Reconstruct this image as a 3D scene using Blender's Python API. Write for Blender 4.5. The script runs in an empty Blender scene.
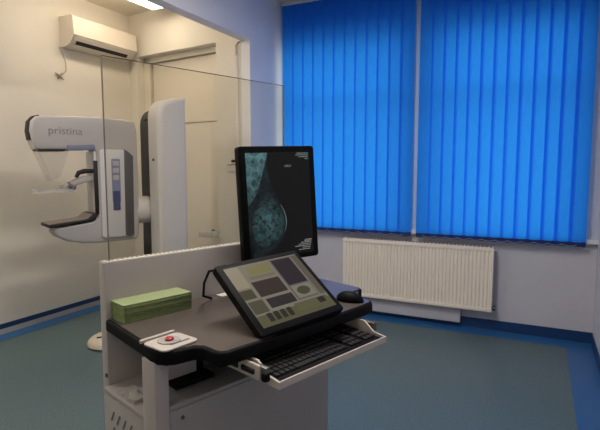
import bpy, bmesh, math, random
from mathutils import Vector, Matrix, Euler
random.seed(4)
PI = math.pi
scene = bpy.context.scene
COL = scene.collection

# ------------------------------------------------------------------ materials
def s2l(c):
    return tuple(((v / 255) / 12.92 if v / 255 <= .04045 else ((v / 255 + .055) / 1.055) ** 2.4) for v in c)

def mat(name, col, rough=.5, metal=0.0, noise=0.0, nscale=8.0, bump=0.0, bscale=60.0, spec=.5):
    m = bpy.data.materials.new(name); m.use_nodes = True
    nt = m.node_tree; b = nt.nodes['Principled BSDF']
    c = (*s2l(col), 1)
    b.inputs['Base Color'].default_value = c
    b.inputs['Roughness'].default_value = rough
    b.inputs['Metallic'].default_value = metal
    b.inputs['Specular IOR Level'].default_value = spec
    tc = nt.nodes.new('ShaderNodeTexCoord')
    if noise:
        n = nt.nodes.new('ShaderNodeTexNoise'); n.inputs['Scale'].default_value = nscale
        n.inputs['Detail'].default_value = 4
        nt.links.new(tc.outputs['Object'], n.inputs['Vector'])
        r = nt.nodes.new('ShaderNodeValToRGB')
        r.color_ramp.elements[0].position = .3; r.color_ramp.elements[1].position = .7
        r.color_ramp.elements[0].color = tuple(v * (1 - noise) for v in c[:3]) + (1,)
        r.color_ramp.elements[1].color = tuple(min(1, v * (1 + noise)) for v in c[:3]) + (1,)
        nt.links.new(n.outputs['Fac'], r.inputs['Fac'])
        nt.links.new(r.outputs['Color'], b.inputs['Base Color'])
    if bump:
        n2 = nt.nodes.new('ShaderNodeTexNoise'); n2.inputs['Scale'].default_value = bscale
        nt.links.new(tc.outputs['Object'], n2.inputs['Vector'])
        bp = nt.nodes.new('ShaderNodeBump'); bp.inputs['Strength'].default_value = bump
        bp.inputs['Distance'].default_value = .004
        nt.links.new(n2.outputs['Fac'], bp.inputs['Height'])
        nt.links.new(bp.outputs['Normal'], b.inputs['Normal'])
    return m

def glow(name, col, strength, noise=0.0, nscale=10.0, lo=.2, rough=.25, fade=None):
    """a lit screen area: dark glass that gives off light"""
    m = bpy.data.materials.new(name); m.use_nodes = True
    nt = m.node_tree; b = nt.nodes['Principled BSDF']
    b.inputs['Base Color'].default_value = (.005, .005, .005, 1); b.inputs['Specular IOR Level'].default_value = .3
    b.inputs['Roughness'].default_value = rough
    b.inputs['Emission Color'].default_value = (*s2l(col), 1)
    b.inputs['Emission Strength'].default_value = strength
    if noise:
        tc = nt.nodes.new('ShaderNodeTexCoord')
        n = nt.nodes.new('ShaderNodeTexNoise'); n.inputs['Scale'].default_value = nscale
        n.inputs['Detail'].default_value = 8; n.inputs['Roughness'].default_value = .7
        n.inputs['Distortion'].default_value = .8
        nt.links.new(tc.outputs['Object'], n.inputs['Vector'])
        r = nt.nodes.new('ShaderNodeValToRGB')
        c = s2l(col)
        r.color_ramp.elements[0].position = .38; r.color_ramp.elements[1].position = .68
        r.color_ramp.elements[0].color = tuple(v * lo for v in c) + (1,)
        r.color_ramp.elements[1].color = tuple(min(1, v * (1 + noise)) for v in c) + (1,)
        nt.links.new(n.outputs['Fac'], r.inputs['Fac'])
        nt.links.new(r.outputs['Color'], b.inputs['Emission Color'])
        if fade:      # the picture on the screen fades out away from (x, y)
            vm = nt.nodes.new('ShaderNodeVectorMath'); vm.operation = 'DISTANCE'; vm.inputs[1].default_value = (fade[0], fade[1], .0016)
            mr = nt.nodes.new('ShaderNodeMapRange'); mr.inputs[1].default_value = fade[2]; mr.inputs[2].default_value = fade[3]
            mr.inputs[3].default_value = strength; mr.inputs[4].default_value = strength * .35
            nt.links.new(tc.outputs['Object'], vm.inputs[0]); nt.links.new(vm.outputs['Value'], mr.inputs[0])
            nt.links.new(mr.outputs[0], b.inputs['Emission Strength'])
    return m

def clear(name, tint, ior=1.45, alpha=0.0):
    """thin see-through sheet: clear with fresnel reflection and a little body tint"""
    m = bpy.data.materials.new(name); m.use_nodes = True
    nt = m.node_tree; nt.nodes.clear()
    out = nt.nodes.new('ShaderNodeOutputMaterial')
    tr = nt.nodes.new('ShaderNodeBsdfTransparent'); tr.inputs['Color'].default_value = (*tint, 1)
    gl = nt.nodes.new('ShaderNodeBsdfGlossy'); gl.inputs['Roughness'].default_value = .02
    fr = nt.nodes.new('ShaderNodeFresnel'); fr.inputs['IOR'].default_value = ior
    mx = nt.nodes.new('ShaderNodeMixShader')
    # the sheet reflects on its outer faces only (no doubled reflection from inside)
    ge = nt.nodes.new('ShaderNodeNewGeometry'); iv = nt.nodes.new('ShaderNodeMath'); iv.operation = 'SUBTRACT'; iv.inputs[0].default_value = 1
    ml = nt.nodes.new('ShaderNodeMath'); ml.operation = 'MULTIPLY'
    nt.links.new(ge.outputs['Backfacing'], iv.inputs[1]); nt.links.new(iv.outputs[0], ml.inputs[0]); nt.links.new(fr.outputs['Fac'], ml.inputs[1])
    nt.links.new(ml.outputs[0], mx.inputs['Fac'])
    nt.links.new(tr.outputs['BSDF'], mx.inputs[1]); nt.links.new(gl.outputs['BSDF'], mx.inputs[2])
    last = mx
    if alpha:
        df = nt.nodes.new('ShaderNodeBsdfDiffuse'); df.inputs['Color'].default_value = (.75, .75, .73, 1)
        m2 = nt.nodes.new('ShaderNodeMixShader'); m2.inputs['Fac'].default_value = alpha
        nt.links.new(mx.outputs[0], m2.inputs[1]); nt.links.new(df.outputs[0], m2.inputs[2]); last = m2
    nt.links.new(last.outputs[0], out.inputs['Surface'])
    return m

def fabric(name, col, dif, tra):
    """woven blind fabric that lets daylight through"""
    m = bpy.data.materials.new(name); m.use_nodes = True
    nt = m.node_tree; nt.nodes.clear()
    out = nt.nodes.new('ShaderNodeOutputMaterial')
    d = nt.nodes.new('ShaderNodeBsdfDiffuse'); t = nt.nodes.new('ShaderNodeBsdfTranslucent')
    tc = nt.nodes.new('ShaderNodeTexCoord')
    mp = nt.nodes.new('ShaderNodeMapping'); mp.inputs['Scale'].default_value = (260, 260, 14)
    n = nt.nodes.new('ShaderNodeTexNoise'); n.inputs['Scale'].default_value = 1.0
    nt.links.new(tc.outputs['Object'], mp.inputs['Vector']); nt.links.new(mp.outputs['Vector'], n.inputs['Vector'])
    def ramp(c):
        r = nt.nodes.new('ShaderNodeValToRGB')
        r.color_ramp.elements[0].position = .25; r.color_ramp.elements[1].position = .75
        r.color_ramp.elements[0].color = tuple(v * .9 for v in c) + (1,)
        r.color_ramp.elements[1].color = tuple(min(1, v * 1.08) for v in c) + (1,)
        nt.links.new(n.outputs['Fac'], r.inputs['Fac']); return r
    # window side made paler to bounce light into the gap; dyed weave room side
    gm = nt.nodes.new('ShaderNodeNewGeometry'); mxc = nt.nodes.new('ShaderNodeMix'); mxc.data_type = 'RGBA'
    nt.links.new(gm.outputs['Backfacing'], mxc.inputs[0]); nt.links.new(ramp(dif).outputs['Color'], mxc.inputs[6]); mxc.inputs[7].default_value = (.14, .30, .50, 1)
    nt.links.new(mxc.outputs[2], d.inputs['Color'])
    nt.links.new(ramp(tra).outputs['Color'], t.inputs['Color'])
    ad = nt.nodes.new('ShaderNodeAddShader')
    nt.links.new(d.outputs[0], ad.inputs[0]); nt.links.new(t.outputs[0], ad.inputs[1])
    nt.links.new(ad.outputs[0], out.inputs['Surface'])
    return m

def floor_mat(name, a, b_, scale):
    m = mat(name, a, .38)
    nt = m.node_tree; b = nt.nodes['Principled BSDF']
    tc = nt.nodes.new('ShaderNodeTexCoord')
    v = nt.nodes.new('ShaderNodeTexVoronoi'); v.inputs['Scale'].default_value = scale
    n = nt.nodes.new('ShaderNodeTexNoise'); n.inputs['Scale'].default_value = scale * .5; n.inputs['Detail'].default_value = 5
    nt.links.new(tc.outputs['Object'], v.inputs['Vector']); nt.links.new(tc.outputs['Object'], n.inputs['Vector'])
    mt = nt.nodes.new('ShaderNodeMix'); mt.data_type = 'FLOAT'; mt.inputs[0].default_value = .6
    nt.links.new(v.outputs['Distance'], mt.inputs[2]); nt.links.new(n.outputs['Fac'], mt.inputs[3])
    r = nt.nodes.new('ShaderNodeValToRGB')
    r.color_ramp.elements[0].position = .35; r.color_ramp.elements[1].position = .62
    r.color_ramp.elements[0].color = (*s2l(a), 1); r.color_ramp.elements[1].color = (*s2l(b_), 1)
    nt.links.new(mt.outputs[0], r.inputs['Fac']); nt.links.new(r.outputs['Color'], b.inputs['Base Color'])
    return m

M = dict(
    wall=mat('wall_paint', (224, 219, 208), .7, noise=.03, nscale=2.5, bump=.15, bscale=90),
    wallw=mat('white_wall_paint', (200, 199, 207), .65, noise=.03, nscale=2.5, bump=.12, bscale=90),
    wallw_lit=mat('lit_wall_paint', (240, 238, 240), .65, noise=.03, nscale=2.5, bump=.12, bscale=90),  # same wall paint, lightened on beam and return wall for light they lack
    ceil=mat('ceiling_paint', (228, 220, 206), .8, noise=.02, nscale=2),
    door=mat('door_lacquer', (228, 221, 208), .4, noise=.02, nscale=3),
    gap=mat('dark_gap', (40, 34, 28), .8, noise=.1),
    floor=floor_mat('speckled_vinyl', (66, 87, 91), (90, 109, 111), 190),
    border=mat('blue_vinyl', (38, 92, 146), .35, noise=.12, nscale=60),
    skirt=mat('dark_blue_vinyl', (22, 58, 104), .4, noise=.1, nscale=40),
    cove=mat('pale_cove_vinyl', (178, 176, 172), .45, noise=.05),
    frame=mat('window_plastic', (226, 228, 230), .35, noise=.02),
    glass=clear('window_glass', (.93, .96, .96)),
    shield=clear('shield_glass', (.95, .94, .90)),
    shield_edge=mat('glass_edge', (128, 118, 98), .25, noise=.1, nscale=5),
    acry=clear('clear_acrylic', (.88, .88, .86), 1.4, .32),
    acry2=clear('hazy_acrylic', (.93, .92, .9), 1.3, .10),
    blind=fabric('blue_blind_fabric', (.015, .11, .34), (.015, .11, .34), (.022, .22, .64)),
    weight=mat('navy_pocket', (16, 38, 98), .7, noise=.1, nscale=30),
    chain=mat('pale_bead_chain', (140, 158, 196), .4, noise=.05),
    rail=mat('white_aluminium', (214, 214, 212), .4, noise=.02),
    white=mat('white_plastic', (226, 222, 212), .38, noise=.02, nscale=6),
    acwhite=mat('ac_plastic', (220, 211, 196), .35, noise=.015, nscale=4),
    rad=mat('radiator_enamel', (240, 232, 220), .35, noise=.015, nscale=5),
    grey=mat('machine_grey', (186, 180, 175), .42, noise=.02, nscale=5),
    lilac=mat('machine_lilac_grey', (128, 130, 150), .4, noise=.03, nscale=5),
    panelblue=mat('key_panel_blue', (132, 136, 168), .35, noise=.03),
    navy=mat('display_navy', (64, 70, 112), .2, noise=.05),
    midgrey=mat('mid_grey_plastic', (80, 77, 76), .45, noise=.04),
    shell=mat('machine_shell_white', (214, 210, 208), .4, noise=.015, nscale=3),
    dark=mat('dark_rubber', (26, 23, 22), .6, noise=.15, nscale=40),
    black=mat('black_plastic', (15, 14, 15), .6, noise=.12, nscale=30, spec=.12),
    blackgloss=mat('black_monitor_bezel', (10, 10, 12), .55, noise=.1, nscale=30, spec=.12),
    key=mat('black_key', (22, 20, 20), .5, noise=.2, nscale=60),
    carbon=mat('carbon_table', (112, 102, 94), .4, noise=.08, nscale=60),
    lam=mat('desk_laminate', (92, 84, 78), .33, noise=.05, nscale=120),
    steel=mat('console_enamel', (186, 178, 172), .42, noise=.02, nscale=5),
    steeld=mat('cabinet_enamel', (162, 158, 156), .42, noise=.02, nscale=5),
    steelw=mat('tray_enamel', (206, 196, 184), .4, noise=.02, nscale=8),
    metal=mat('zinc_metal', (112, 110, 108), .45, .8, noise=.08, nscale=30),
    brass=mat('brass_latch', (120, 96, 54), .5, .6, noise=.08, nscale=30),
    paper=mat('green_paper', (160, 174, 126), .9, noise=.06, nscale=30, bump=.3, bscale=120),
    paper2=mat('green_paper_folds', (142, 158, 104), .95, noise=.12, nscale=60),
    red=mat('red_button', (186, 38, 44), .3, noise=.06),
    midlight=mat('ring_grey', (176, 170, 164), .5, noise=.03),
    lead=mat('lead_grey', (150, 138, 116), .6, noise=.03),
    slot=mat('grey_slot', (112, 108, 108), .5, noise=.05),
    pad=mat('pad_white', (204, 195, 184), .5, noise=.02),
    cream=mat('pedal_cream', (206, 194, 170), .45, noise=.03),
    concrete=mat('facade', (150, 150, 150), .9, noise=.1, nscale=3),
    note=mat('paper_note', (226, 222, 214), .8, noise=.03),
    greytxt=mat('grey_lettering', (138, 132, 128), .5, noise=.02),
    lampwhite=mat('lamp_housing', (230, 228, 222), .4, noise=.01),
)

# ------------------------------------------------------------------ mesh tools
class MB:
    def __init__(s): s.bm = bmesh.new(); s.mats = []
    def mi(s, m):
        if m not in s.mats: s.mats.append(m)
        return s.mats.index(m)
    def box(s, x0, x1, y0, y1, z0, z1, m, bev=0.0, seg=2):
        b = bmesh.new(); bmesh.ops.create_cube(b, size=1)
        for v in b.verts:
            v.co = Vector(((x0 + x1) / 2 + v.co.x * (x1 - x0), (y0 + y1) / 2 + v.co.y * (y1 - y0), (z0 + z1) / 2 + v.co.z * (z1 - z0)))
        if bev: bmesh.ops.bevel(b, geom=b.edges[:] + b.verts[:], offset=bev, segments=seg, profile=.5, affect='EDGES')
        s.add(b, m); return s
    def add(s, b, m, mtx=None):
        k = s.mi(m)
        for f in b.faces: f.material_index = k; f.smooth = True
        if mtx: bmesh.ops.transform(b, matrix=mtx, verts=b.verts[:])
        me = bpy.data.meshes.new('t'); b.to_mesh(me); b.free(); s.bm.from_mesh(me); bpy.data.meshes.remove(me)
    def prism(s, pts, lo, hi, m, axis='z', bev=0.0, seg=2):
        """polygon pts extruded along axis; axis z: (x,y), axis y: (x,z), axis x: (y,z)"""
        b = bmesh.new()
        f3 = {'z': lambda p, h: (p[0], p[1], h), 'y': lambda p, h: (p[0], h, p[1]), 'x': lambda p, h: (h, p[0], p[1])}[axis]
        lov = [b.verts.new(f3(p, lo)) for p in pts]; hiv = [b.verts.new(f3(p, hi)) for p in pts]
        n = len(pts)
        caps = [b.faces.new(lov), b.faces.new(hiv)]
        for i in range(n): b.faces.new([lov[i], lov[(i + 1) % n], hiv[(i + 1) % n], hiv[i]])
        bmesh.ops.recalc_face_normals(b, faces=b.faces[:])
        if bev:
            es = list({e for f in caps for e in f.edges})
            bmesh.ops.bevel(b, geom=es, offset=bev, segments=seg, profile=.5, affect='EDGES')
        s.add(b, m); return s
    def tube(s, path, r, m, n=10, cap=True):
        b = bmesh.new(); P = [Vector(p) for p in path]; rings = []
        for i, p in enumerate(P):
            t = (P[min(i + 1, len(P) - 1)] - P[max(i - 1, 0)]).normalized()
            up = Vector((0, 0, 1)) if abs(t.z) < .95 else Vector((1, 0, 0))
            a = t.cross(up).normalized(); c = t.cross(a)
            rr = r[i] if isinstance(r, (list, tuple)) else r
            rings.append([b.verts.new(p + (a * math.cos(2 * PI * k / n) + c * math.sin(2 * PI * k / n)) * rr) for k in range(n)])
        for i in range(len(rings) - 1):
            for k in range(n):
                b.faces.new([rings[i][k], rings[i][(k + 1) % n], rings[i + 1][(k + 1) % n], rings[i + 1][k]])
        if cap: b.faces.new(rings[0]); b.faces.new(rings[-1])
        bmesh.ops.recalc_face_normals(b, faces=b.faces[:])
        s.add(b, m); return s
    def lathe(s, prof, c, m, n=28, mtx=None):
        b = bmesh.new(); rings = []
        for r, z in prof:
            rings.append([b.verts.new((c[0] + r * math.cos(2 * PI * k / n), c[1] + r * math.sin(2 * PI * k / n), c[2] + z)) for k in range(n)])
        for i in range(len(rings) - 1):
            for k in range(n): b.faces.new([rings[i][k], rings[i][(k + 1) % n], rings[i + 1][(k + 1) % n], rings[i + 1][k]])
        b.faces.new(rings[0]); b.faces.new(rings[-1])
        bmesh.ops.recalc_face_normals(b, faces=b.faces[:])
        s.add(b, m, mtx); return s
    def quad(s, pts, m):
        b = bmesh.new(); b.faces.new([b.verts.new(p) for p in pts]); s.add(b, m); return s
    def obj(s, name, parent=None, sharp=40):
        me = bpy.data.meshes.new(name); s.bm.to_mesh(me); s.bm.free()
        for m in s.mats: me.materials.append(m)
        me.set_sharp_from_angle(angle=math.radians(sharp))
        o = bpy.data.objects.new(name, me); COL.objects.link(o)
        if parent: o.parent = parent
        return o

def thing(name, label, cat, loc=(0, 0, 0), rot=(0, 0, 0), group=None):
    o = bpy.data.objects.new(name, None); COL.objects.link(o)
    o.empty_display_size = .05
    o.location = loc; o.rotation_euler = rot
    return tag(o, label, cat, group)
def tag(o, label, cat, group=None):
    o['label'] = label; o['category'] = cat
    if group: o['group'] = group
    return o
def struct(o): o['kind'] = 'structure'; return o
def bx(name, x0, x1, y0, y1, z0, z1, m, parent=None, bev=0.0): return MB().box(x0, x1, y0, y1, z0, z1, m, bev).obj(name, parent)
def sbox(name, *a): return struct(bx(name, *a))
def text_mesh(name, body, size, m, parent, mtx, depth=.0006):
    cu = bpy.data.curves.new(name, 'FONT'); cu.body = body; cu.size = size; cu.extrude = depth
    cu.align_x = 'CENTER'; cu.align_y = 'CENTER'
    t = bpy.data.objects.new('t', cu); COL.objects.link(t)
    me = bpy.data.meshes.new_from_object(t.evaluated_get(bpy.context.evaluated_depsgraph_get()))
    bpy.data.objects.remove(t)
    me.materials.clear(); me.materials.append(m); me.name = name
    o = bpy.data.objects.new(name, me); COL.objects.link(o); o.parent = parent; o.matrix_local = mtx
    return o
def arc(cx, cy, r, a0, a1, n=8):
    return [(cx + r * math.cos(math.radians(a0 + (a1 - a0) * i / n)), cy + r * math.sin(math.radians(a0 + (a1 - a0) * i / n))) for i in range(n + 1)]
def rrect(x0, x1, y0, y1, r, n=5):
    return arc(x1 - r, y1 - r, r, 0, 90, n) + arc(x0 + r, y1 - r, r, 90, 180, n) + arc(x0 + r, y0 + r, r, 180, 270, n) + arc(x1 - r, y0 + r, r, 270, 360, n)
def smooth(pts, it=2):
    for _ in range(it):
        q = []
        for i in range(len(pts)):
            a, b = pts[i], pts[(i + 1) % len(pts)]
            q += [(a[0] * .75 + b[0] * .25, a[1] * .75 + b[1] * .25), (a[0] * .25 + b[0] * .75, a[1] * .25 + b[1] * .75)]
        pts = q
    return pts

# ------------------------------------------------------------------ room shell
XL, XR, YB, YF, ZC = -4.31, .465, 4.73, -1.9, 3.23
XP = -2.55                      # beam and return wall
WX0, WX1, WZ0, WZ1 = XP, .31, .90, 2.86
sbox('floor', XL - .1, XR + .1, YF - .1, YB + .1, -.1, 0, M['floor'])
sbox('ceiling', XL - .1, XR + .1, YF - .1, YB + .3, ZC, ZC + .12, M['ceil'])
sbox('wall_left', XL - .12, XL, YF - .1, YB + .1, 0, ZC, M['wall'])
sbox('wall_right', XR, XR + .12, YF - .1, YB + .3, 0, ZC, M['wallw'])
sbox('wall_rear', XL, XR, YF - .12, YF, 0, ZC, M['wall'])
w = MB()
w.box(XP, XR, YB, YB + .25, 0, WZ0, M['wallw'])
w.box(XP, XR, YB, YB + .25, WZ1, ZC, M['wallw'])
w.box(XP - .1, XP, YB, YB + .25, 0, ZC, M['wallw'])
w.box(WX1, XR, YB, YB + .25, WZ0, WZ1, M['wallw'])
struct(w.obj('wall_window'))
# return wall between the door wall and the window
sbox('wall_return', XP - .10, XP, 4.09, YB, 0, ZC, M['wallw_lit'])
# wall with the door: slightly skewed, from (XP,4.09) to (XL,4.29)
ang = math.atan2(.20, XL - XP)
def dw(x):   # y of the door wall's face at x
    return 4.09 + (XP - x) / (XP - XL) * .20
DX0, DX1, DZ = -4.17, -2.985, 2.76
def wedge(mb, x0, x1, z0, z1, d0, d1, m):
    mb.prism([(x0, dw(x0) + d0), (x1, dw(x1) + d0), (x1, dw(x1) + d1), (x0, dw(x0) + d1)], z0, z1, m)
w = MB()
wedge(w, DX1, XP - .001, 0, ZC, 0, .3, M['wall'])
wedge(w, XL, DX0, 0, ZC, 0, .3, M['wall'])
wedge(w, DX0, DX1, DZ, ZC, 0, .3, M['wall'])
wedge(w, XL, XP - .1, 0, ZC, .26, .34, M['wall'])
struct(w.obj('wall_door'))
d = MB()
wedge(d, DX0, DX0 + .10, 0, DZ, .10, .25, M['door'])
wedge(d, DX0, DX1, 2.70, DZ, .10, .25, M['door'])
door = struct(d.obj('door_1'))
d = MB(); wedge(d, DX0 + .10, DX1, 0, 2.70, .20, .25, M['gap']); d.obj('door_gap', door)
d = MB(); wedge(d, DX0 + .115, DX1 - .005, 0, 1.995, .15, .2, M['door']); d.obj('door_panel', door)
d = MB(); wedge(d, DX0 + .115, DX1 - .005, 2.000, 2.692, .14, .2, M['door']); d.obj('door_panel', door)
# ceiling beam
sbox('beam', XP - .11, XP + .001, YF, 4.09, 2.73, ZC, M['wallw_lit'])
# window: two sashes with a transom
def window(n, x0, x1):
    f = MB(); y0, y1 = YB + .12, YB + .19
    t = .055
    f.box(x0, x1, y0, y1, WZ0, WZ0 + t, M['frame'], .004); f.box(x0, x1, y0, y1, WZ1 - t, WZ1, M['frame'], .004)
    f.box(x0, x0 + t, y0, y1, WZ0, WZ1, M['frame'], .004); f.box(x1 - t, x1, y0, y1, WZ0, WZ1, M['frame'], .004)
    f.box(x0, x1, y0, y1, 2.21, 2.21 + .06, M['frame'], .004)
    o = struct(f.obj('window_%d' % n))
    p = MB(); p.box(x0 + t, x1 - t, y0 + .03, y0 + .036, WZ0 + t, 2.21, M['glass']); p.box(x0 + t, x1 - t, y0 + .03, y0 + .036, 2.27, WZ1 - t, M['glass'])
    p.obj('pane', o)
window(1, WX0, -1.19); window(2, -.97, WX1)
sbox('wall_pier', -1.19, -.97, YB, YB + .25, WZ0, WZ1, M['wallw'])      # pier between the two windows
sbox('trim_2', XP, XR, YB - .05, YB + .06, .865, .90, M['frame'])     # window board
# floor border and skirting
sbox('trim_3', XP, .26, 4.53, YB, 0, .002, M['border'])
sbox('trim_4', .26, XR, YF, YB, 0, .002, M['border'])
sbox('trim_5', XL, -4.14, YF, 4.28, 0, .002, M['border'])
sbox('baseboard_window', XP, XR, YB - .008, YB, 0, .095, M['skirt'])
sbox('baseboard_right', XR - .008, XR, YF, YB, 0, .095, M['skirt'])
b = MB(); b.box(XL, XL + .010, YF, 4.28, .05, .095, M['skirt']); b.box(XL, XL + .012, YF, 4.28, 0, .05, M['cove'])
struct(b.obj('baseboard_left'))
b = MB(); wedge(b, DX1, XP, 0, .095, -.01, 0, M['skirt']); struct(b.obj('baseboard_door'))

# ground and sky outside
sbox('ground_outside', -14, 12, YB + .3, 30, -3.2, -3.0, M['concrete'])

# ------------------------------------------------------------------ ceiling lamp
lm = glow('lamp_diffuser', (255, 236, 208), 13.5)
lmp = thing('ceiling_lamp', 'long white fluorescent ceiling lamp glowing beside the beam above the air conditioner', 'lamp', (-3.625, 3.38, ZC))
bx('housing', -.10, .10, -.66, .66, -.035, 0, M['lampwhite'], lmp, .006)
MB().prism(rrect(-.095, .095, -.085, -.03, .026), -.65, .65, lm, 'y', .01).obj('diffuser', lmp)
for yy in (-.655, .655): MB().prism(rrect(-.098, .098, -.088, -.03, .026), yy - .008, yy + .008, M['lampwhite'], 'y').obj('end_cap', lmp)

# ------------------------------------------------------------------ vertical blinds
def blind(x0, x1, n, label):
    Y = 4.655; zt, zb = 3.185, .875
    t = thing('vertical_blind', label, 'blind', ((x0 + x1) / 2, Y, zt), group='blue vertical blinds')
    cx = (x0 + x1) / 2
    bx('headrail', x0 - cx - .01, x1 - cx + .01, -.022, .022, 0, .04, M['rail'], t, .004)
    pitch = (x1 - x0 - .127) / (n - 1)
    sw = .0665
    for i in range(n):
        c = x0 + .0635 + pitch * i - cx
        th = math.radians(5.5 + random.uniform(-.8, .8))
        b = bmesh.new(); K = 6; rows = []
        sway = random.uniform(-.0015, .0015)
        for z in (0, -.8, -1.6, zb - zt):
            row = []
            for k in range(K + 1):
                s = -sw + 2 * sw * k / K; bow = .004 * (1 - (s / sw) ** 2)
                f = -z / (zt - zb)
                row.append(b.verts.new((c + s * math.cos(th) + bow * math.sin(th) + sway * f, s * math.sin(th) - bow * math.cos(th), z)))
            rows.append(row)
        for j in range(3):
            for k in range(K): b.faces.new([rows[j][k], rows[j + 1][k], rows[j + 1][k + 1], rows[j][k + 1]])
        q = MB(); q.add(b, M['blind']); sl = q.obj('slat', t, 80)
        ww = MB()
        pts = [(-sw, -.003), (sw, -.003), (sw, .003), (-sw, .003)]
        ct, st = math.cos(th), math.sin(th)
        ww.prism([(c + sway + p[0] * ct - p[1] * st, p[0] * st + p[1] * ct) for p in pts], zb - zt - .036, zb - zt + .004, M['weight'], 'z')
        ww.obj('slat_weight', sl)
        if i < n - 1:
            q = MB()
            a0 = c + sway; yy = -.020
            P = [(a0 + pitch * (.0 + s), yy - .002, zb - zt - .024 + .014 * (abs(s - .5) * 2) ** 2 - .006) for s in [k / 8 for k in range(9)]]
            q.tube(P,   .0022, M['chain'], 5); q.obj('bead_chain', sl)
    return t
blind(-2.49, -1.100, 12, 'blue vertical blind on the left window, partly behind the upright black monitor')
blind(-1.042, .37, 13, 'blue vertical blind on the right window, next to the right-hand wall')

# ------------------------------------------------------------------ radiator
t = thing('radiator', 'white ribbed panel radiator on the wall under the blue blinds', 'radiator', (-1.055, 4.60, .20))
W2 = .715; H = .585
r = MB(); pts = []
nrib = 42; pit = 2 * (W2 - .02) / nrib
for i in range(nrib):
    xx = -W2 + .02 + i * pit
    pts += [(xx, 0), (xx + pit * .30, 0), (xx + pit * .5, .010), (xx + pit * .80, .010)]
pts += [(W2 - .02, 0), (W2, 0), (W2, .022), (-W2, .022), (-W2, 0)]
r.prism(pts, .03, H - .03, M['rad'], 'z')
r.box(-W2, W2, -.002, .02, 0, .034, M['rad'], .005); r.box(-W2, W2, -.002, .02, H - .034, H, M['rad'], .005)
r.obj('front_panel', t, 25)
bx('rear_panel', -W2, W2, .075, .09, 0, H, M['rad'], t, .004)
g = MB(); g.box(-W2, W2, -.002, .09, H, H + .006, M['rad'], .002)
for i in range(40): g.box(-W2 + .03 + i * .035, -W2 + .05 + i * .035, .02, .075, H + .0055, H + .0075, M['midgrey'])
g.obj('top_grille', t)
for sx in (-1, 1): bx('side_panel', sx * W2 - .003, sx * W2 + .003, -.002, .09, 0, H, M['rad'], t, .001)
for sx in (-1, 1):
    MB().tube([(sx * W2, .04, H - .02), (sx * (W2 + .022), .04, H - .02)], [.010, .008], M['white']).obj('air_vent', t)
v = MB(); v.tube([(W2, .04, .03), (W2 + .035, .04, .03)], .011, M['metal']); v.tube([(W2 + .02, .04, .03), (W2 + .02, .04, .012)], .014, M['dark'])
v.tube([(W2 + .02, .04, .03), (W2 + .02, .118, .03)], .009, M['metal']); v.obj('valve', t)
for sx in (-.5, .5): bx('wall_bracket', sx - .02, sx + .02, .09, .12, .05, H - .05, M['metal'], t)
pc = MB().box(-1.56, -.615, 4.662, YB - .009, .048, .20, M['wallw'], .005)
tag(pc.obj('pipe_casing'), 'white boxed pipe casing low on the wall below the radiator', 'casing')

# ------------------------------------------------------------------ air conditioner on the left wall
t = thing('air_conditioner', 'white split air conditioner high on the left wall, next to the corner', 'air conditioner', (XL, 3.80, 2.70))
pts = [(0, -.01), (.0, .285), (.165, .285), (.19, .27), (.203, .085), (.14, .01), (.08, -.01)]
MB().prism(pts, -.42, .40, M['acwhite'], 'y', .006).obj('body', t)
MB().prism([(.186, .272), (.20, .268), (.214, .09), (.198, .086)], -.425, .405, M['acwhite'], 'y', .003).obj('front_panel', t)
MB().prism([(.199, .082), (.204, .076), (.176, .042), (.168, .046)], -.39, .37, M['acwhite'], 'y', .002).obj('louvre', t)
MB().prism([(.172, .050), (.168, .036), (.148, .012), (.148, .034)], -.36, .30, M['dark'], 'y').obj('air_outlet', t)

# ------------------------------------------------------------------ loose cable on left wall
c = thing('wall_cable', 'thin loose cable hanging from the air conditioner to a small knot on the left wall', 'cable', (XL, 3.37, 2.42))
P = [(.012, -.01, .27), (.014, .03, .2), (.018, .055, .12), (.018, .055, .05), (.014, .02, .01), (.012, -.02, -.01)]
MB().tube(P, .0035, M['lead'], 6).obj('lead', c)
k = MB()
for dy, dz in ((-.05, .02), (.045, -.035), (-.03, -.04), (.03, .03)): k.tube([(.012, -.02, -.01), (.018, -.02 + dy, -.01 + dz)], [.009, .004], M['lead'], 6)
k.obj('wire_end', c)

# ------------------------------------------------------------------ conduit, switch and wall hook on the door wall
yc = dw(-2.71)
cd = thing('conduit', 'white vertical cable conduit beside the wall edge, left of the upright monitor', 'conduit', (-2.715, yc, 0))
MB().box(-.022, .022, -.014, 0, .1, 2.62, M['wall'], .006).obj('trunking', cd)
MB().tube([(0, -.014, 2.60), (0, -.014, 2.68), (.03, -.014, 2.725), (.10, -.014, 2.735)], .014, M['wall'], 10).obj('bend', cd)
ws = thing('wall_switch', 'small pale wall switch with dark rocker beside left edge of upright monitor', 'switch', (-2.79, dw(-2.79), 1.50))
MB().box(-.05, .05, -.012, 0, -.04, .04, M['wall'], .004).obj('plate', ws)
MB().box(-.045, .045, -.018, -.012, .03, .036, M['slot'], .001).obj('rocker_line', ws)
hk = thing('wall_hook', 'dark little hook on the wall above the pale switch', 'hook', (-2.755, dw(-2.755), 1.57))
MB().tube([(0, 0, 0), (0, -.05, 0), (.01, -.055, -.004)], .008, M['dark'], 8).obj('peg', hk)
MB().box(-.04, .03, -.006, 0, -.012, .012, M['dark'], .002).obj('backplate', hk)
rk = thing('paddle_rack', 'small clear plastic paddle hanging on the door wall right of the mammograph column', 'rack', (-3.05, dw(-3.05), .82))
MB().box(-.09, .09, -.015, 0, -.05, -.02, M['white'], .004).obj('rail', rk)
MB().prism(rrect(-.10, .10, -.15, -.016, .03), -.03, .03, M['acry'], 'z', .004).obj('paddle', rk)
MB().tube([(.02, -.05, .03), (.03, -.07, .045), (.045, -.05, .03)], .007, M['metal'], 8).obj('knob', rk)

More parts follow.
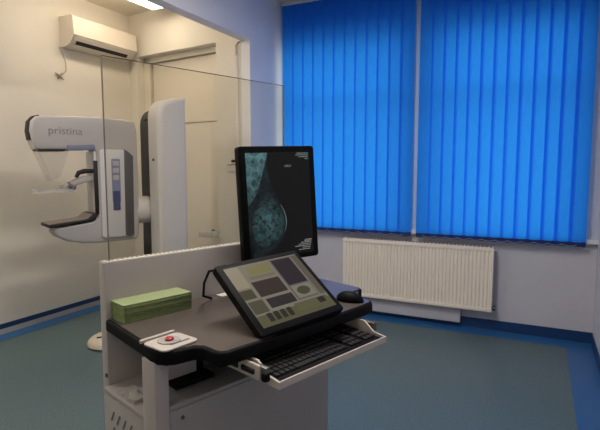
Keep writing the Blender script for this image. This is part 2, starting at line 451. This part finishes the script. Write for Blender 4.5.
# ------------------------------------------------------------------ mammograph
ROTM = math.atan2(-.925, -.379)
mg = thing('mammograph', 'white and grey mammography machine standing in the alcove behind the glass shield', 'medical machine', (-2.872, 3.156, 0), (0, 0, ROTM))
# local x = the way the arm reaches, y = towards the camera side, z up
MB().prism(rrect(-.36, .14, -.62, .02, .08), 0, .045, M['shell'], 'z', .01).obj('floor_base', mg)
prof = [(-.27, .045), (-.0, .045), (.0, 1.90)] + [(-.11 + .11 * math.cos(math.radians(a)), 1.93 + .15 * math.sin(math.radians(a))) for a in (0, 15, 30, 45, 60, 75)] + [(-.16, 2.095), (-.27, 2.11)]
MB().prism(prof, -.235, 0, M['shell'], 'y', .05, 6).obj('column', mg)
prof2 = [(-.25, .045), (-.03, .045), (-.03, 1.86)] + [(-.13 + .10 * math.cos(math.radians(a)), 1.88 + .14 * math.sin(math.radians(a))) for a in (0, 20, 40, 60, 75)] + [(-.25, 2.04)]
MB().prism(prof2, -.43, -.19, M['dark'], 'y').obj('lift_track', mg)
MB().lathe([(.006, 0), (.011, .002), (.011, .010), (.004, .012)], (0, 0, 0), M['dark'], 16, Matrix.Translation((0, -.10, 1.57)) @ Matrix.Rotation(PI / 2, 4, 'Y')).obj('button', mg)
MB().box(-.01, .03, -.25, -.205, 1.905, 1.925, M['dark'], .004).obj('stop_lug', mg)
jt = MB(); jt.tube([(-.05, -.32, 1.13), (.13, -.32, 1.13)], .12, M['shell'], 24); jt.obj('pivot', mg)
N0, N1 = -.38, -.20           # the arm's far and near side
out = [(.115, 1.885), (.20, 1.905), (.385, 1.912), (.80, 1.899), (.87, 1.887), (.905, 1.85), (.915, 1.78), (.90, 1.69), (.885, 1.645), (.86, 1.633),
       (.455, 1.652), (.445, 1.60), (.440, 1.15), (.448, 1.098), (.50, 1.066), (.775, 1.035), (.785, 1.0), (.76, .96), (.69, .922), (.58, .895), (.46, .885), (.13, .885), (.105, .92), (.095, 1.2), (.095, 1.80)]
MB().prism(out, N0, N1, M['grey'], 'y', .022, 3).obj('gantry_arm', mg)
fc = MB(); fc.prism([(.84, 1.903), (.880, 1.892), (.912, 1.853), (.923, 1.78), (.914, 1.71), (.900, 1.71), (.905, 1.78), (.895, 1.85), (.865, 1.88), (.84, 1.885)], N0 + .03, N1 - .045, M['dark'], 'y', .004); fc.obj('front_cover', mg)
MB().prism([(.87, 1.630), (.85, 1.624), (.68, 1.630), (.68, 1.645), (.87, 1.645)], N0 + .02, N1 - .005, M['dark'], 'y').obj('collimator_seal', mg)
MB().prism([(.665, 1.636), (.455, 1.646), (.455, 1.688), (.665, 1.680)], N0 + .02, N1 + .006, M['lilac'], 'y', .003).obj('light_strip', mg)
cp = MB(); cp.prism(rrect(.190, .425, .925, 1.650, .025), N1, N1 + .022, M['shell'], 'y', .006); cp.obj('control_panel', mg)
MB().prism([(.195, 1.640), (.225, 1.655), (.235, .935), (.205, .92), (.160, .93), (.150, 1.60)], N1, N1 + .030, M['midgrey'], 'y', .006).obj('grip_strip', mg)
kp = MB().prism(rrect(.265, .335, 1.22, 1.575, .006), N1 + .022, N1 + .027, M['panelblue'], 'y').obj('keypad', mg)
MB().prism(rrect(.272, .330, 1.15, 1.31, .005), N1 + .022, N1 + .0285, M['navy'], 'y').obj('status_display', kp)
for i in range(3):
    q = MB(); q.prism(rrect(.276, .326, 1.40 + i * .058, 1.44 + i * .058, .006), N1 + .027, N1 + .031, M['grey'], 'y', .001); q.obj('key', kp)
MB().box(.442, .462, -.40, N1 - .01, 1.12, 1.635, M['shell'], .004).obj('slide_rail', mg)
MB().box(.436, .466, N1 - .02, N1 - .004, 1.12, 1.56, M['dark'], .002).obj('rail_slot', mg)
# compression paddle and its holder
ph = MB(); ph.prism([(.44, 1.435), (.44, 1.40), (.52, 1.385), (.60, 1.36), (.65, 1.335), (.69, 1.335), (.69, 1.365), (.62, 1.392), (.54, 1.43)], -.36, -.23, M['midlight'], 'y', .008); ph.obj('paddle_holder', mg)
hb = MB(); hb.tube([(.45, -.24, 1.475), (.53, -.24, 1.475), (.575, -.24, 1.462), (.595, -.24, 1.425)], [.017, .02, .018, .014], M['dark'], 10); hb.obj('handle_bar', mg)
cl = MB(); cl.tube([(.60, -.25, 1.345), (.66, -.25, 1.365)], [.022, .03], M['slot'], 12); cl.obj('clamp', mg)
pd = MB(); pd.prism(rrect(.62, .885, -.42, -.21, .02), 1.305, 1.309, M['acry'], 'z'); pd.box(.62, .625, -.41, -.22, 1.305, 1.36, M['acry']); pd.box(.880, .884, -.41, -.22, 1.305, 1.345, M['acry']); pd.box(.63, .882, -.214, -.210, 1.305, 1.335, M['acry']); pd.obj('compression_paddle', mg)
fs = MB(); fs.prism([(.87, 1.635), (.65, 1.635), (.72, 1.43), (.78, 1.40)], -.215, -.212, M['acry2'], 'y'); fs.prism([(.87, 1.635), (.866, 1.635), (.778, 1.40), (.782, 1.40)], -.37, -.212, M['acry2'], 'y'); fs.obj('face_shield', mg)
st = MB(); st.prism([(.47, 1.082), (.80, 1.040), (.82, 1.040), (.82, 1.062), (.57, 1.085), (.535, 1.09), (.495, 1.125), (.465, 1.135)], -.44, -.185, M['dark'], 'y', .004); st.obj('support_table', mg)
MB().prism([(.819, 1.0625), (.57, 1.0855), (.535, 1.0905), (.497, 1.1245), (.497, 1.128), (.536, 1.095), (.57, 1.089), (.819, 1.066)], -.434, -.192, M['carbon'], 'y').obj('table_top', mg)
mt = Matrix.Translation((.67, N1 + .0006, 1.785)) @ Matrix.Rotation(PI, 4, 'Z') @ Matrix.Rotation(PI / 2, 4, 'X')
text_mesh('lettering', 'pristina', .085, M['greytxt'], mg, mt)
# foot pedal on the floor
fp = thing('foot_pedal', 'cream foot pedal with dark slots on the floor below the mammography machine', 'foot pedal', (-3.235, 2.90, .001), (0, 0, math.radians(26)))
MB().prism(smooth([(-.19, -.06), (-.02, -.19), (.19, -.15), (.20, .15), (.02, .20), (-.14, .14)], 2), 0, .016, M['dark'], 'z', .003).obj('rubber_base', fp)
b = bmesh.new(); bmesh.ops.create_uvsphere(b, u_segments=32, v_segments=16, radius=1)
for v_ in b.verts:
    x, y, z = v_.co; v_.co = (x * .185, y * .185, .014 + max(z, 0) ** .8 * .085)
q = MB(); q.add(b, M['cream']); q.obj('cover', fp)
def dome(x, y): return .014 + max(0, 1 - (x / .185) ** 2 - (y / .185) ** 2) ** .4 * .085
for x0, x1, y0 in ((-.075, .0, -.09), (-.045, .04, -.03), (-.03, .06, .035), (-.02, .06, .09)):
    q = MB(); q.tube([(x0 + (x1 - x0) * k / 5, y0, dome(x0 + (x1 - x0) * k / 5, y0)) for k in range(6)], .009, M['dark'], 8); q.obj('slot', fp)

# ------------------------------------------------------------------ workstation console
OX, OY = -1.386, 1.233
ROTC = math.atan2(-.31, .951)
CW = Matrix.Translation((OX, OY, 0)) @ Matrix.Rotation(ROTC, 4, 'Z')
def cpos(u, v, z): return CW @ Vector((v, u, z))
cs = thing('workstation_console', 'grey operator console with dark-edged desk, keyboard tray and glass shield', 'console', (OX, OY, 0), (0, 0, ROTC))
# local x = towards the operator (v), local y = along the desk to the right (u)
def cprism(uv, z0, z1, m, bev=0, name=None, parent=cs, seg=2): return MB().prism([(p[1], p[0]) for p in uv], z0, z1, m, 'z', bev, seg).obj(name, parent)
def cbox(name, u0, u1, v0, v1, z0, z1, m, bev=0.0, parent=cs): return bx(name, v0, v1, u0, u1, z0, z1, m, parent, bev)
DT = .95
desk = [(-.002, -.0115), (-.010, .10), (-.026, .30), (-.034, .365), (-.032, .40), (-.015, .428), (.01, .442), (.045, .447), (.070, .452), (.085, .470), (.088, .50), (.087, .525), (.096, .550), (.118, .562),
        (.40, .566), (.80, .556), (.865, .550), (.882, .535), (.892, .51), (.935, .405), (.95, .395), (1.00, .392), (1.02, .378), (1.035, .35), (1.045, .10), (1.04, -.015)]
def inset(pts, d):
    n = len(pts); o = []
    for i in range(n):
        p0, p1, p2 = Vector(pts[i - 1]), Vector(pts[i]), Vector(pts[(i + 1) % n])
        a = (p1 - p0).normalized(); b_ = (p2 - p1).normalized()
        na, nb = Vector((a.y, -a.x)), Vector((b_.y, -b_.x)); nn = (na + nb); nn.normalize()
        k = d / max(.5, nn.dot(na)); o.append(tuple(p1 + nn * k))
    return o
ar = sum(desk[i - 1][0] * desk[i][1] - desk[i][0] * desk[i - 1][1] for i in range(len(desk)))
sgn = 1 if ar < 0 else -1
dk = cprism(desk, DT - .046, DT - .001, M['black'], .009, 'desk_edge', seg=3)
cprism(inset(desk, sgn * .012), DT - .006, DT + .0005, M['lam'], 0, 'desk_top')
# rear panel, its perforated top strip and the glass shield
PV0, PV1 = -.060, -.012
rp = cbox('rear_panel', 0, .93, PV0, PV1, .03, 1.157, M['steel'], .003)
ts = MB(); ts.box(PV0 + .004, PV1 - .004, .006, .924, 1.157, 1.160, M['white'], .001); ts.obj('top_strip', cs)
hs = MB()
for i in range(46): hs.box(PV0 + .014, PV0 + .026, .02 + i * .0196, .028 + i * .0196, 1.1598, 1.1606, M['midgrey'])
hs.obj('perforation', cs)
MB().lathe([(.0, 0), (.008, 0), (.008, .002), (0, .002)], (0, 0, 0), M['dark'], 12, Matrix.Translation((PV1 - .010, -.002, .735)) @ Matrix.Rotation(PI / 2, 4, 'X')).obj('screw_hole', cs)
GZ0, GZ1 = 1.158, 1.895
gl = MB(); gl.box(-.033, -.025, .027, .915, GZ0, GZ1, M['shield']); gs = gl.obj('glass_shield', cs)
ge = MB(); e = .0025
ge.box(-.0332, -.0248, .0255, .0275, GZ0, GZ1, M['shield_edge']); ge.box(-.0332, -.0248, .9145, .9165, GZ0, GZ1, M['shield_edge']); ge.box(-.0332, -.0248, .0255, .9165, GZ1 - .0005, GZ1 + .0015, M['shield_edge'])
ge.obj('glass_edge', gs)
# front post, lower cabinet, shelves
cbox('front_post', -.036, .013, .315, .395, .03, DT - .04, M['steel'], .004)
cbox('front_post', .83, .87, .315, .395, .70, DT - .04, M['steel'], .004)
cbox('desk_rail', .01, .86, .33, .36, DT - .075, DT - .04, M['steel'], .003)
ca = cbox('cabinet', .012, .765, .36, .40, .06, .7415, M['steeld'], .006)
cbox('cabinet_ledge', .012, .765, .20, .40, .742, .757, M['steeld'], .002)
cbox('cabinet_side', .745, .768, PV1, .39, .06, .757, M['steeld'], .004)
cbox('shelf', -.02, .745, PV1, .33, .685, .70, M['steel'], .003)
cbox('cabinet_floor', -.02, .765, PV1, .38, .06, .085, M['steel'], .003)
sp = MB(); sp.box(PV1, .315, -.015, -.003, .06, .685, M['steel'], .002)
sp.obj('side_panel', cs)
sv = MB()
for r_ in range(7):
    for c_ in range(6):
        v0 = .03 + c_ * .045; z0 = .24 + r_ * .058
        sv.prism([(v0, z0), (v0 + .010, z0), (v0 + .034, z0 + .040), (v0 + .024, z0 + .040)], -.0165, -.0150, M['slot'], 'y')
sv.obj('vent_slot', cs)
MB().lathe([(0, 0), (.007, 0), (.006, .003), (0, .0035)], (0, 0, 0), M['midgrey'], 12, Matrix.Translation((.40, .055, .708)) @ Matrix.Rotation(PI / 2, 4, 'Y')).obj('screw', cs)
for vv in (.02, .33):
    for uu in (.03, .70):
        q = MB(); q.tube([(vv, uu - .012, .03), (vv, uu + .012, .03)], .03, M['dark'], 16); q.box(vv - .012, vv + .012, uu - .01, uu + .01, .05, .062, M['metal']); q.obj('castor', cs)
# under-desk fittings
cbox('power_box', .085, .197, .14, .27, .778, .905, M['grey'], .004)
ad = MB(); ad.box(.19, .315, .085, .240, .7575, .774, M['black'], .003); ad.box(.215, .255, .205, .235, .77, .904, M['black'], .004); ad.obj('dark_opening_slab', cs)  # black slab and upright put in for the dark opening behind the ledge
# keyboard tray
TZ = .852
tr = MB(); tr.box(.36, .682, .216, .765, TZ - .012, TZ - .008, M['steelw'], .001)
tr.box(.680, .686, .216, .765, TZ - .012, TZ + .012, M['steelw'], .001)
for u0 in (.214, .765):
    tr.prism([(.36, TZ - .012), (.686, TZ - .012), (.686, TZ + .010), (.63, TZ + .018), (.585, TZ + .052), (.36, TZ + .052)], u0 - .004, u0 + .004, M['steelw'], 'y')
tr.box(.36, .366, .216, .765, TZ - .012, TZ + .052, M['steelw'])
ty = tr.obj('keyboard_tray', cs)
cbox('tray_mat', .220, .760, .37, .664, TZ - .008, TZ - .003, M['dark'], .001, ty)
sl = MB(); sl.box(.33, .64, .195, .215, TZ + .010, TZ + .045, M['metal'], .003); sl.box(.33, .62, .187, .197, TZ + .005, TZ + .05, M['steelw'], .002)
so = sl.obj('drawer_slide', ty)
q = MB(); q.box(.54, .60, .180, .189, TZ + .018, TZ + .034, M['dark'], .002); q.box(.48, .52, .180, .189, TZ + .016, TZ + .04, M['dark'], .002); q.box(.625, .645, .190, .212, TZ + .002, TZ + .026, M['black'], .004); q.obj('slide_stop', so)
q = MB(); q.box(.60, .612, .190, .205, TZ + .030, TZ + .047, M['brass'], .003); q.obj('latch', so)
cbox('drawer_slide', .780, .80, .33, .62, TZ + .012, TZ + .045, M['metal'], .003, ty)
q = MB(); q.box(.58, .60, .778, .79, TZ + .02, TZ + .04, M['dark'], .002); q.obj('slide_stop', ty)
for u0 in (.188, .81): cbox('tray_hanger', u0 - .008, u0 + .008, .36, .44, TZ + .03, DT - .04, M['steel'], .001, ty)

# ------------------------------------------------------------------ keyboard and mouse
kb = thing('keyboard', 'black computer keyboard lying in the pull-out tray under the desk front', 'keyboard', cpos(.490, .572, TZ - .003), (0, 0, ROTC))
MB().prism([(-.095, 0), (.108, 0), (.108, .010), (-.095, .020)], -.265, .265, M['black'], 'y', .003).obj('case', kb)
ks = MB()
for r_ in range(6):
    v0 = -.082 + r_ * .0275
    ncol = 24
    for c_ in range(ncol):
        if c_ in (16, 20) : continue
        u0 = -.257 + c_ * .0215
        if r_ == 5 and 4 <= c_ <= 8:
            if c_ > 4: continue
            u1 = u0 + .0215 * 5 - .004
        else: u1 = u0 + .018
        zt = .0215 - .05 * (v0 + .082)
        ks.box(v0, v0 + .0235, u0, u1, zt - .006, zt + .004, M['key'], .002, 1)
ko = ks.obj('key_field', kb)
ms = thing('computer_mouse', 'black computer mouse on the desk right of the tilted touch screen', 'mouse', cpos(.812, .475, DT + .001), (0, 0, ROTC + .3))
b = bmesh.new(); bmesh.ops.create_uvsphere(b, u_segments=24, v_segments=14, radius=1)
for v_ in b.verts:
    x, y, z = v_.co; v_.co = (x * .060, y * .034 * (1 - .12 * x), .004 + max(z, -.05) * .036 * (1 - .15 * x))
q = MB(); q.add(b, M['blackgloss']); q.obj('shell', ms)
MB().tube([(.028, -.004, .034), (.028, .004, .034)], .008, M['slot'], 14).obj('scroll_wheel', ms)
P = [(.055, 0, .012), (.075, .0, .006), (.09, .03, .004), (.07, .08, .004), (-.02, .12, .004), (-.12, .09, .004)]

# ------------------------------------------------------------------ upright monitor
def frame_matrix(u, v, z, n, right):
    U_ = CW.to_3x3() @ Vector((0, 1, 0)); V_ = CW.to_3x3() @ Vector((1, 0, 0)); Z_ = Vector((0, 0, 1))
    n_ = (U_ * n[0] + V_ * n[1] + Z_ * n[2]).normalized(); r_ = (U_ * right[0] + V_ * right[1] + Z_ * right[2])
    r_ = (r_ - n_ * r_.dot(n_)).normalized(); up = n_.cross(r_)
    return Matrix(((r_.x, up.x, n_.x, 0), (r_.y, up.y, n_.y, 0), (r_.z, up.z, n_.z, 0), (0, 0, 0, 1)))
mc = cpos(.740, .135, 1.342)
ROTMON = ROTC + math.atan2(.246, .968)
mo = thing('monitor', 'upright black portrait monitor showing an X-ray, standing at the back of the desk', 'monitor', cpos(.75, .075, DT + .0005), (0, 0, ROTC))
def under(root, name, mtx, mb):        # part with its own orientation, parented to root
    o = mb.obj(name, root); bpy.context.view_layer.update()
    o.matrix_local = root.matrix_world.inverted() @ mtx; return o
bpy.context.view_layer.update()
n_m = (-.2464, .968, .0482); up_m = Vector((-.0186, -.0545, .9983)); nm = Vector(n_m)
# coordinates (u,v,z) are left-handed, so right = n x up
rt = nm.cross(up_m)
FM = frame_matrix(0, 0, 0, n_m, tuple(rt)); FM.translation = mc
Wm, Hm = .19, .2555
h_ = MB(); h_.prism(rrect(-Wm, Wm, -Hm, Hm, .014), -.045, 0, M['blackgloss'], 'z', .006)
h_.prism(rrect(-Wm + .03, Wm - .03, -Hm + .05, Hm - .05, .03), -.075, -.044, M['black'], 'z', .012)
hd = under(mo, 'housing', FM, h_)
SX0, SX1, SY0, SY1 = -.162, .160, -.232, .228
scr = MB(); scr.box(SX0, SX1, SY0, SY1, 0, .0012, glow('screen_black', (24, 26, 27), .05, rough=.12)); so = under(mo, 'screen', FM, scr)
def SP(x, y): return (SX0 + (SX1 - SX0) * x, SY1 - (SY1 - SY0) * y)
tissue = glow('xray_tissue', (22, 36, 40), .45, 1.3, 26, .1, .2)
gland = glow('xray_gland', (52, 82, 84), .55, 1.9, 46, .03, .2, (*SP(.28, .67), .02, .095))
muscle = glow('xray_muscle', (92, 132, 136), .55, 1.0, 30, .2, .2, (*SP(.10, .02), .04, .20))
breast = smooth([(.0, .0), (.335, .0), (.325, .06), (.325, .14), (.345, .24), (.375, .32), (.42, .40), (.475, .475), (.525, .535), (.56, .59), (.578, .64), (.582, .69), (.572, .74), (.545, .79), (.50, .84), (.44, .885), (.37, .925), (.28, .96), (.18, .99), (.0, 1.0)], 0)
breast = [(max(.003, x), min(.997, max(.003, y))) for x, y in breast]
q = MB(); q.prism([SP(*p) for p in breast], .0012, .0016, tissue, 'z'); xr = under(mo, 'xray_image', FM, q)
pect = [(.004, .004), (.335, .004), (.30, .09), (.26, .17), (.215, .26), (.17, .34), (.11, .42), (.05, .47), (.004, .50)]
q = MB(); q.prism([SP(max(p[0], .004), max(p[1], .004)) for p in pect], .0016, .0020, muscle, 'z'); q.obj('muscle_area', xr)
gl_ = smooth([(.06, .62), (.14, .50), (.24, .44), (.36, .42), (.44, .50), (.53, .60), (.55, .70), (.50, .79), (.40, .86), (.26, .90), (.12, .88), (.04, .76)], 2)
q = MB(); q.prism([SP(*p) for p in gl_], .0016, .0019, gland, 'z'); q.obj('gland_area', xr)
q = MB(); q.tube([(*SP(x, y), .0019) for x, y in ((.50, .50), (.55, .57), (.575, .64), (.575, .70), (.55, .76))], [.0005, .0010, .0017, .0011, .0005], glow('xray_bright', (120, 150, 150), .7, rough=.2), 6)
q.obj('skin_line', xr)
def textbars(name, rows, colour):
    q = MB(); m = glow(name + '_glow', colour, .75, rough=.35)
    for (x0, x1, y, hgt, sl_) in rows:
        x = x0
        while x < x1:
            wd = random.uniform(.012, .03)
            a = SP(x, y + (x - x0) * sl_); b_ = SP(min(x + wd, x1), y + hgt + (x - x0) * sl_)
            q.box(a[0], b_[0], b_[1], a[1], .0012, .0018, m); x += wd + .008
    o = q.obj(name, so); return o
textbars('caption_text', [(.80, .985, .010, .006, 0), (.78, .985, .028, .006, 0), (.83, .985, .046, .006, 0), (.93, .985, .064, .006, 0)], (150, 170, 165))
textbars('footer_text', [(.86, .975, .868 + k * .012, .006, 0) for k in (0, 1)] + [(.80, .97, .893, .006, 0), (.76, .97, .910, .006, 0), (.70, .96, .927, .006, 0), (.82, .955, .944, .006, 0), (.76, .95, .962, .006, 0)], (165, 170, 165))
q = SP(.645, .135)
text_mesh('view_mark', 'LMLO', .013, glow('mark_glow', (150, 150, 150), .8), so, Matrix.Translation((q[0], q[1], .0016)), .0002)
# stand
stn = MB(); stn.prism(rrect(-.075, .085, -.12, .12, .03), 0, .014, M['black'], 'z', .004); stn.obj('stand_base', mo)
MB().box(-.062, -.030, -.04, .04, .012, .42, M['black'], .006).obj('stand_column', mo)
MB().tube([(-.04, -.01, .38), (.005, -.02, .385)], .03, M['black'], 16).obj('tilt_hinge', mo)

# ------------------------------------------------------------------ tilted touch screen
tc_ = cpos(.452, .437, 1.064)
n_t = Vector((-.077, .5694, .8184)); r_t = Vector((.9965, .0696, .0454))
ts_ = thing('touch_screen', 'tilted black touch screen with a control menu, propped up on the desk front', 'monitor', cpos(.45, .42, DT + .0005), (0, 0, ROTC))
bpy.context.view_layer.update()
FT = frame_matrix(0, 0, 0, tuple(n_t), tuple(r_t)); FT.translation = tc_
Wt, Ht = .194, .1645
h_ = MB(); h_.prism(rrect(-Wt, Wt, -Ht, Ht, .010), -.032, 0, M['black'], 'z', .005)
h_.prism(rrect(-Wt + .03, Wt - .03, -Ht + .03, Ht - .03, .02), -.058, -.031, M['black'], 'z', .01)
under(ts_, 'housing', FT, h_)
TX0, TX1, TY0, TY1 = -.168, .172, -.138, .142
def TP(x, y): return (TX0 + (TX1 - TX0) * x, TY1 - (TY1 - TY0) * y)
GS = .55
ui_bg = glow('menu_background', (150, 142, 127), GS, rough=.2)
q = MB(); q.box(TX0, TX1, TY0, TY1, 0, .0010, ui_bg); us = under(ts_, 'screen', FT, q)
def ui(name, x0, x1, y0, y1, col, h=.0014, st_=GS, r=0):
    a, b_ = TP(x0, y1), TP(x1, y0)
    q = MB(); q.box(a[0], b_[0], a[1], b_[1], .0009, h, glow(name, col, st_, rough=.2)); return q.obj(name, us)
ui('menu_panel', .00, .17, .02, .38, (176, 164, 138))
ui('header_field', .25, .56, .04, .20, (150, 142, 96))
ui('header_field', .22, .56, .225, .275, (138, 130, 100))
ui('image_field', .20, .565, .315, .57, (70, 58, 52))
ui('image_field', .23, .575, .615, .77, (62, 54, 54))
ui('list_field', .00, .155, .41, .56, (88, 84, 62)); ui('list_field', .01, .19, .60, .80, (96, 92, 74))
ui('preview_frame', .595, .90, .02, .77, (120, 112, 112))
ui('preview_image', .615, .885, .035, .505, (56, 46, 52), .0018)
ui('preview_field', .62, .885, .53, .74, (150, 146, 126), .0018)
a = TP(.745, .635); q = MB(); q.prism([(a[0] + .030 * math.cos(k * PI / 12), a[1] + .020 * math.sin(k * PI / 12)) for k in range(24)], .0016, .0021, glow('status_spot', (84, 88, 62), GS, rough=.2), 'z'); q.obj('status_spot', us)
ui('side_list', .915, 1.0, .02, .77, (112, 104, 88))
ui('foot_bar', .00, 1.0, .83, 1.0, (108, 104, 76))
ui('foot_panel', .50, .97, .80, .93, (112, 110, 76), .0017)
for i in range(4): ui('foot_button', .12 + i * .085, .18 + i * .085, .82, .95, (58, 54, 44), .0018)
ui('foot_button', .82, .92, .81, .90, (60, 48, 50), .0020)
MB().prism(rrect(-.10, .10, -.10, .10, .03), 0, .012, M['black'], 'z', .004).obj('stand_base', ts_)
MB().prism([(-.055, .010), (.02, .010), (.005, .08), (-.035, .095), (-.07, .10)], -.05, .05, M['black'], 'y', .004).obj('stand_wedge', ts_)
ck = MB(); lw = [cpos(.275, .290, 1.135), cpos(.275, .245, 1.125), cpos(.31, .16, 1.06), cpos(.36, .08, .985), cpos(.42, .05, .957)]
iv = ts_.matrix_world.inverted()
ck.tube([iv @ p for p in lw], .005, M['black'], 8); ck.obj('cable', ts_)
nt_ = thing('paper_note', 'small white paper note lying on the desk against the rear panel, behind the tilted screen', 'note', cpos(.505, .018, DT + .001), (0, 0, ROTC))
MB().box(-.02, .025, -.025, .03, 0, .002, M['note']).obj('sheet', nt_)

# ------------------------------------------------------------------ stack of green paper towels
pt = thing('paper_towel_stack', 'stack of folded green paper towels on the desk against the rear panel', 'paper towels', cpos(.165, .028, DT + .001), (0, 0, ROTC))
random.seed(2)
nl = 16
q = MB(); q2 = MB()
for i in range(nl):
    z0 = i * .0041; j = lambda: random.uniform(-.002, .002)
    o0 = (-.058 + j(), .062 + j(), -.145 + j(), .134 + j())
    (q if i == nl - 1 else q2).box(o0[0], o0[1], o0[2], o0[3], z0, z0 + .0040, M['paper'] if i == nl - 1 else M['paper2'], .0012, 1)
q2.obj('folded_sheet', pt); q.obj('top_sheet', pt)

# ------------------------------------------------------------------ white pad with the red button
ep = thing('emergency_button', 'white pad with round red button and grey slot on the desk corner', 'button', cpos(.034, .372, DT + .001), (0, 0, ROTC + math.radians(6)))
MB().prism(rrect(-.056, .058, -.066, .070, .02), 0, .006, M['pad'], 'z', .002).obj('base', ep)
MB().box(-.072, -.060, -.065, .065, 0, .012, M['pad'], .003).obj('rail', ep)
MB().lathe([(.0, .0), (.036, .0), (.036, .004), (.030, .0055), (.026, .004), (0, .004)], (-.006, 0, .0055), M['midlight'], 28).obj('ring', ep)
MB().lathe([(0, 0), (.011, 0), (.014, .003), (.014, .006), (.011, .009), (.006, .0105), (0, .011)], (-.004, .0, .0085), M['red'], 24).obj('red_button', ep)
MB().box(.024, .033, -.02, .052, .0055, .0072, M['slot'], .001).obj('card_slot', ep)

# ------------------------------------------------------------------ clear plastic thing on the shelf
pb = thing('plastic_pouch', 'crumpled clear plastic pouch lying on the console shelf below the desk', 'pouch', cpos(.02, .14, .7005), (0, 0, ROTC))
q = MB(); b = bmesh.new(); bmesh.ops.create_grid(b, x_segments=10, y_segments=7, size=1)
for v_ in b.verts:
    x, y, z = v_.co; v_.co = (x * .06, y * .030, .014 + .008 * math.sin(x * 5 + y * 3) * (1 - abs(x)) + random.uniform(0, .004))
g0 = b.faces[:]
bmesh.ops.solidify(b, geom=g0, thickness=.012)
q.add(b, M['acry']); q.obj('film', pb)
MB().box(-.05, .05, -.02, .02, .0, .010, M['white'], .004).obj('card', pb)

# ------------------------------------------------------------------ light
wd = bpy.data.worlds.new('World'); scene.world = wd; wd.use_nodes = True
bg = wd.node_tree.nodes['Background']; nt = wd.node_tree
sky = nt.nodes.new('ShaderNodeTexCoord'); sep = nt.nodes.new('ShaderNodeSeparateXYZ'); rmp = nt.nodes.new('ShaderNodeValToRGB')
nt.links.new(sky.outputs['Generated'], sep.inputs[0]); 
mp = nt.nodes.new('ShaderNodeMath'); mp.operation = 'MULTIPLY_ADD'; mp.inputs[1].default_value = .5; mp.inputs[2].default_value = .5
nt.links.new(sep.outputs['Z'], mp.inputs[0]); nt.links.new(mp.outputs[0], rmp.inputs['Fac'])
rmp.color_ramp.elements[0].position = .46; rmp.color_ramp.elements[0].color = (.35, .36, .38, 1)
rmp.color_ramp.elements[1].position = .54; rmp.color_ramp.elements[1].color = (.90, .96, 1.0, 1)
nt.links.new(rmp.outputs['Color'], bg.inputs['Color'])
bg.inputs['Strength'].default_value = 1.9
la = bpy.data.lights.new('window_portal', 'AREA'); la.shape = 'RECTANGLE'; la.size = WX1 - WX0; la.size_y = WZ1 - WZ0
la.cycles.is_portal = True
lo = bpy.data.objects.new('window_portal', la); COL.objects.link(lo); lo.location = ((WX0 + WX1) / 2, YB + .22, (WZ0 + WZ1) / 2); lo.rotation_euler = (-PI / 2, 0, 0)

def fill_light(x, y, w):
    l = bpy.data.lights.new('ceiling_fill', 'AREA'); l.shape = 'RECTANGLE'; l.size = .17; l.size_y = 1.3; l.energy = w
    l.color = s2l((255, 246, 238)); o = bpy.data.objects.new('ceiling_fill', l); COL.objects.link(o); o.location = (x, y, ZC - .09)
# unseen fill lights added at ceiling height, in place of assumed room lamps
fill_light(-3.60, .9, 30); fill_light(-1.1, 2.1, 50); fill_light(-1.1, -.7, 8)

# ------------------------------------------------------------------ camera
cam = bpy.data.cameras.new('Camera'); co = bpy.data.objects.new('Camera', cam); COL.objects.link(co)
cam.sensor_width = 36; cam.lens = 485 / 600 * 36; cam.clip_start = .02
co.location = (0, 0, 1.5)
co.rotation_euler = (PI / 2 - math.atan(47 / 485), 0, math.radians(26.2))
scene.camera = co
vs = scene.view_settings
vs.view_transform = 'Standard'; vs.look = 'None'; vs.gamma = 1; vs.use_curve_mapping = False; vs.exposure = 0.0
scene.cycles.use_denoising = True
scene.cycles.max_bounces = 12; scene.cycles.diffuse_bounces = 6; scene.cycles.transparent_max_bounces = 16
scene.cycles.sample_clamp_indirect = 6
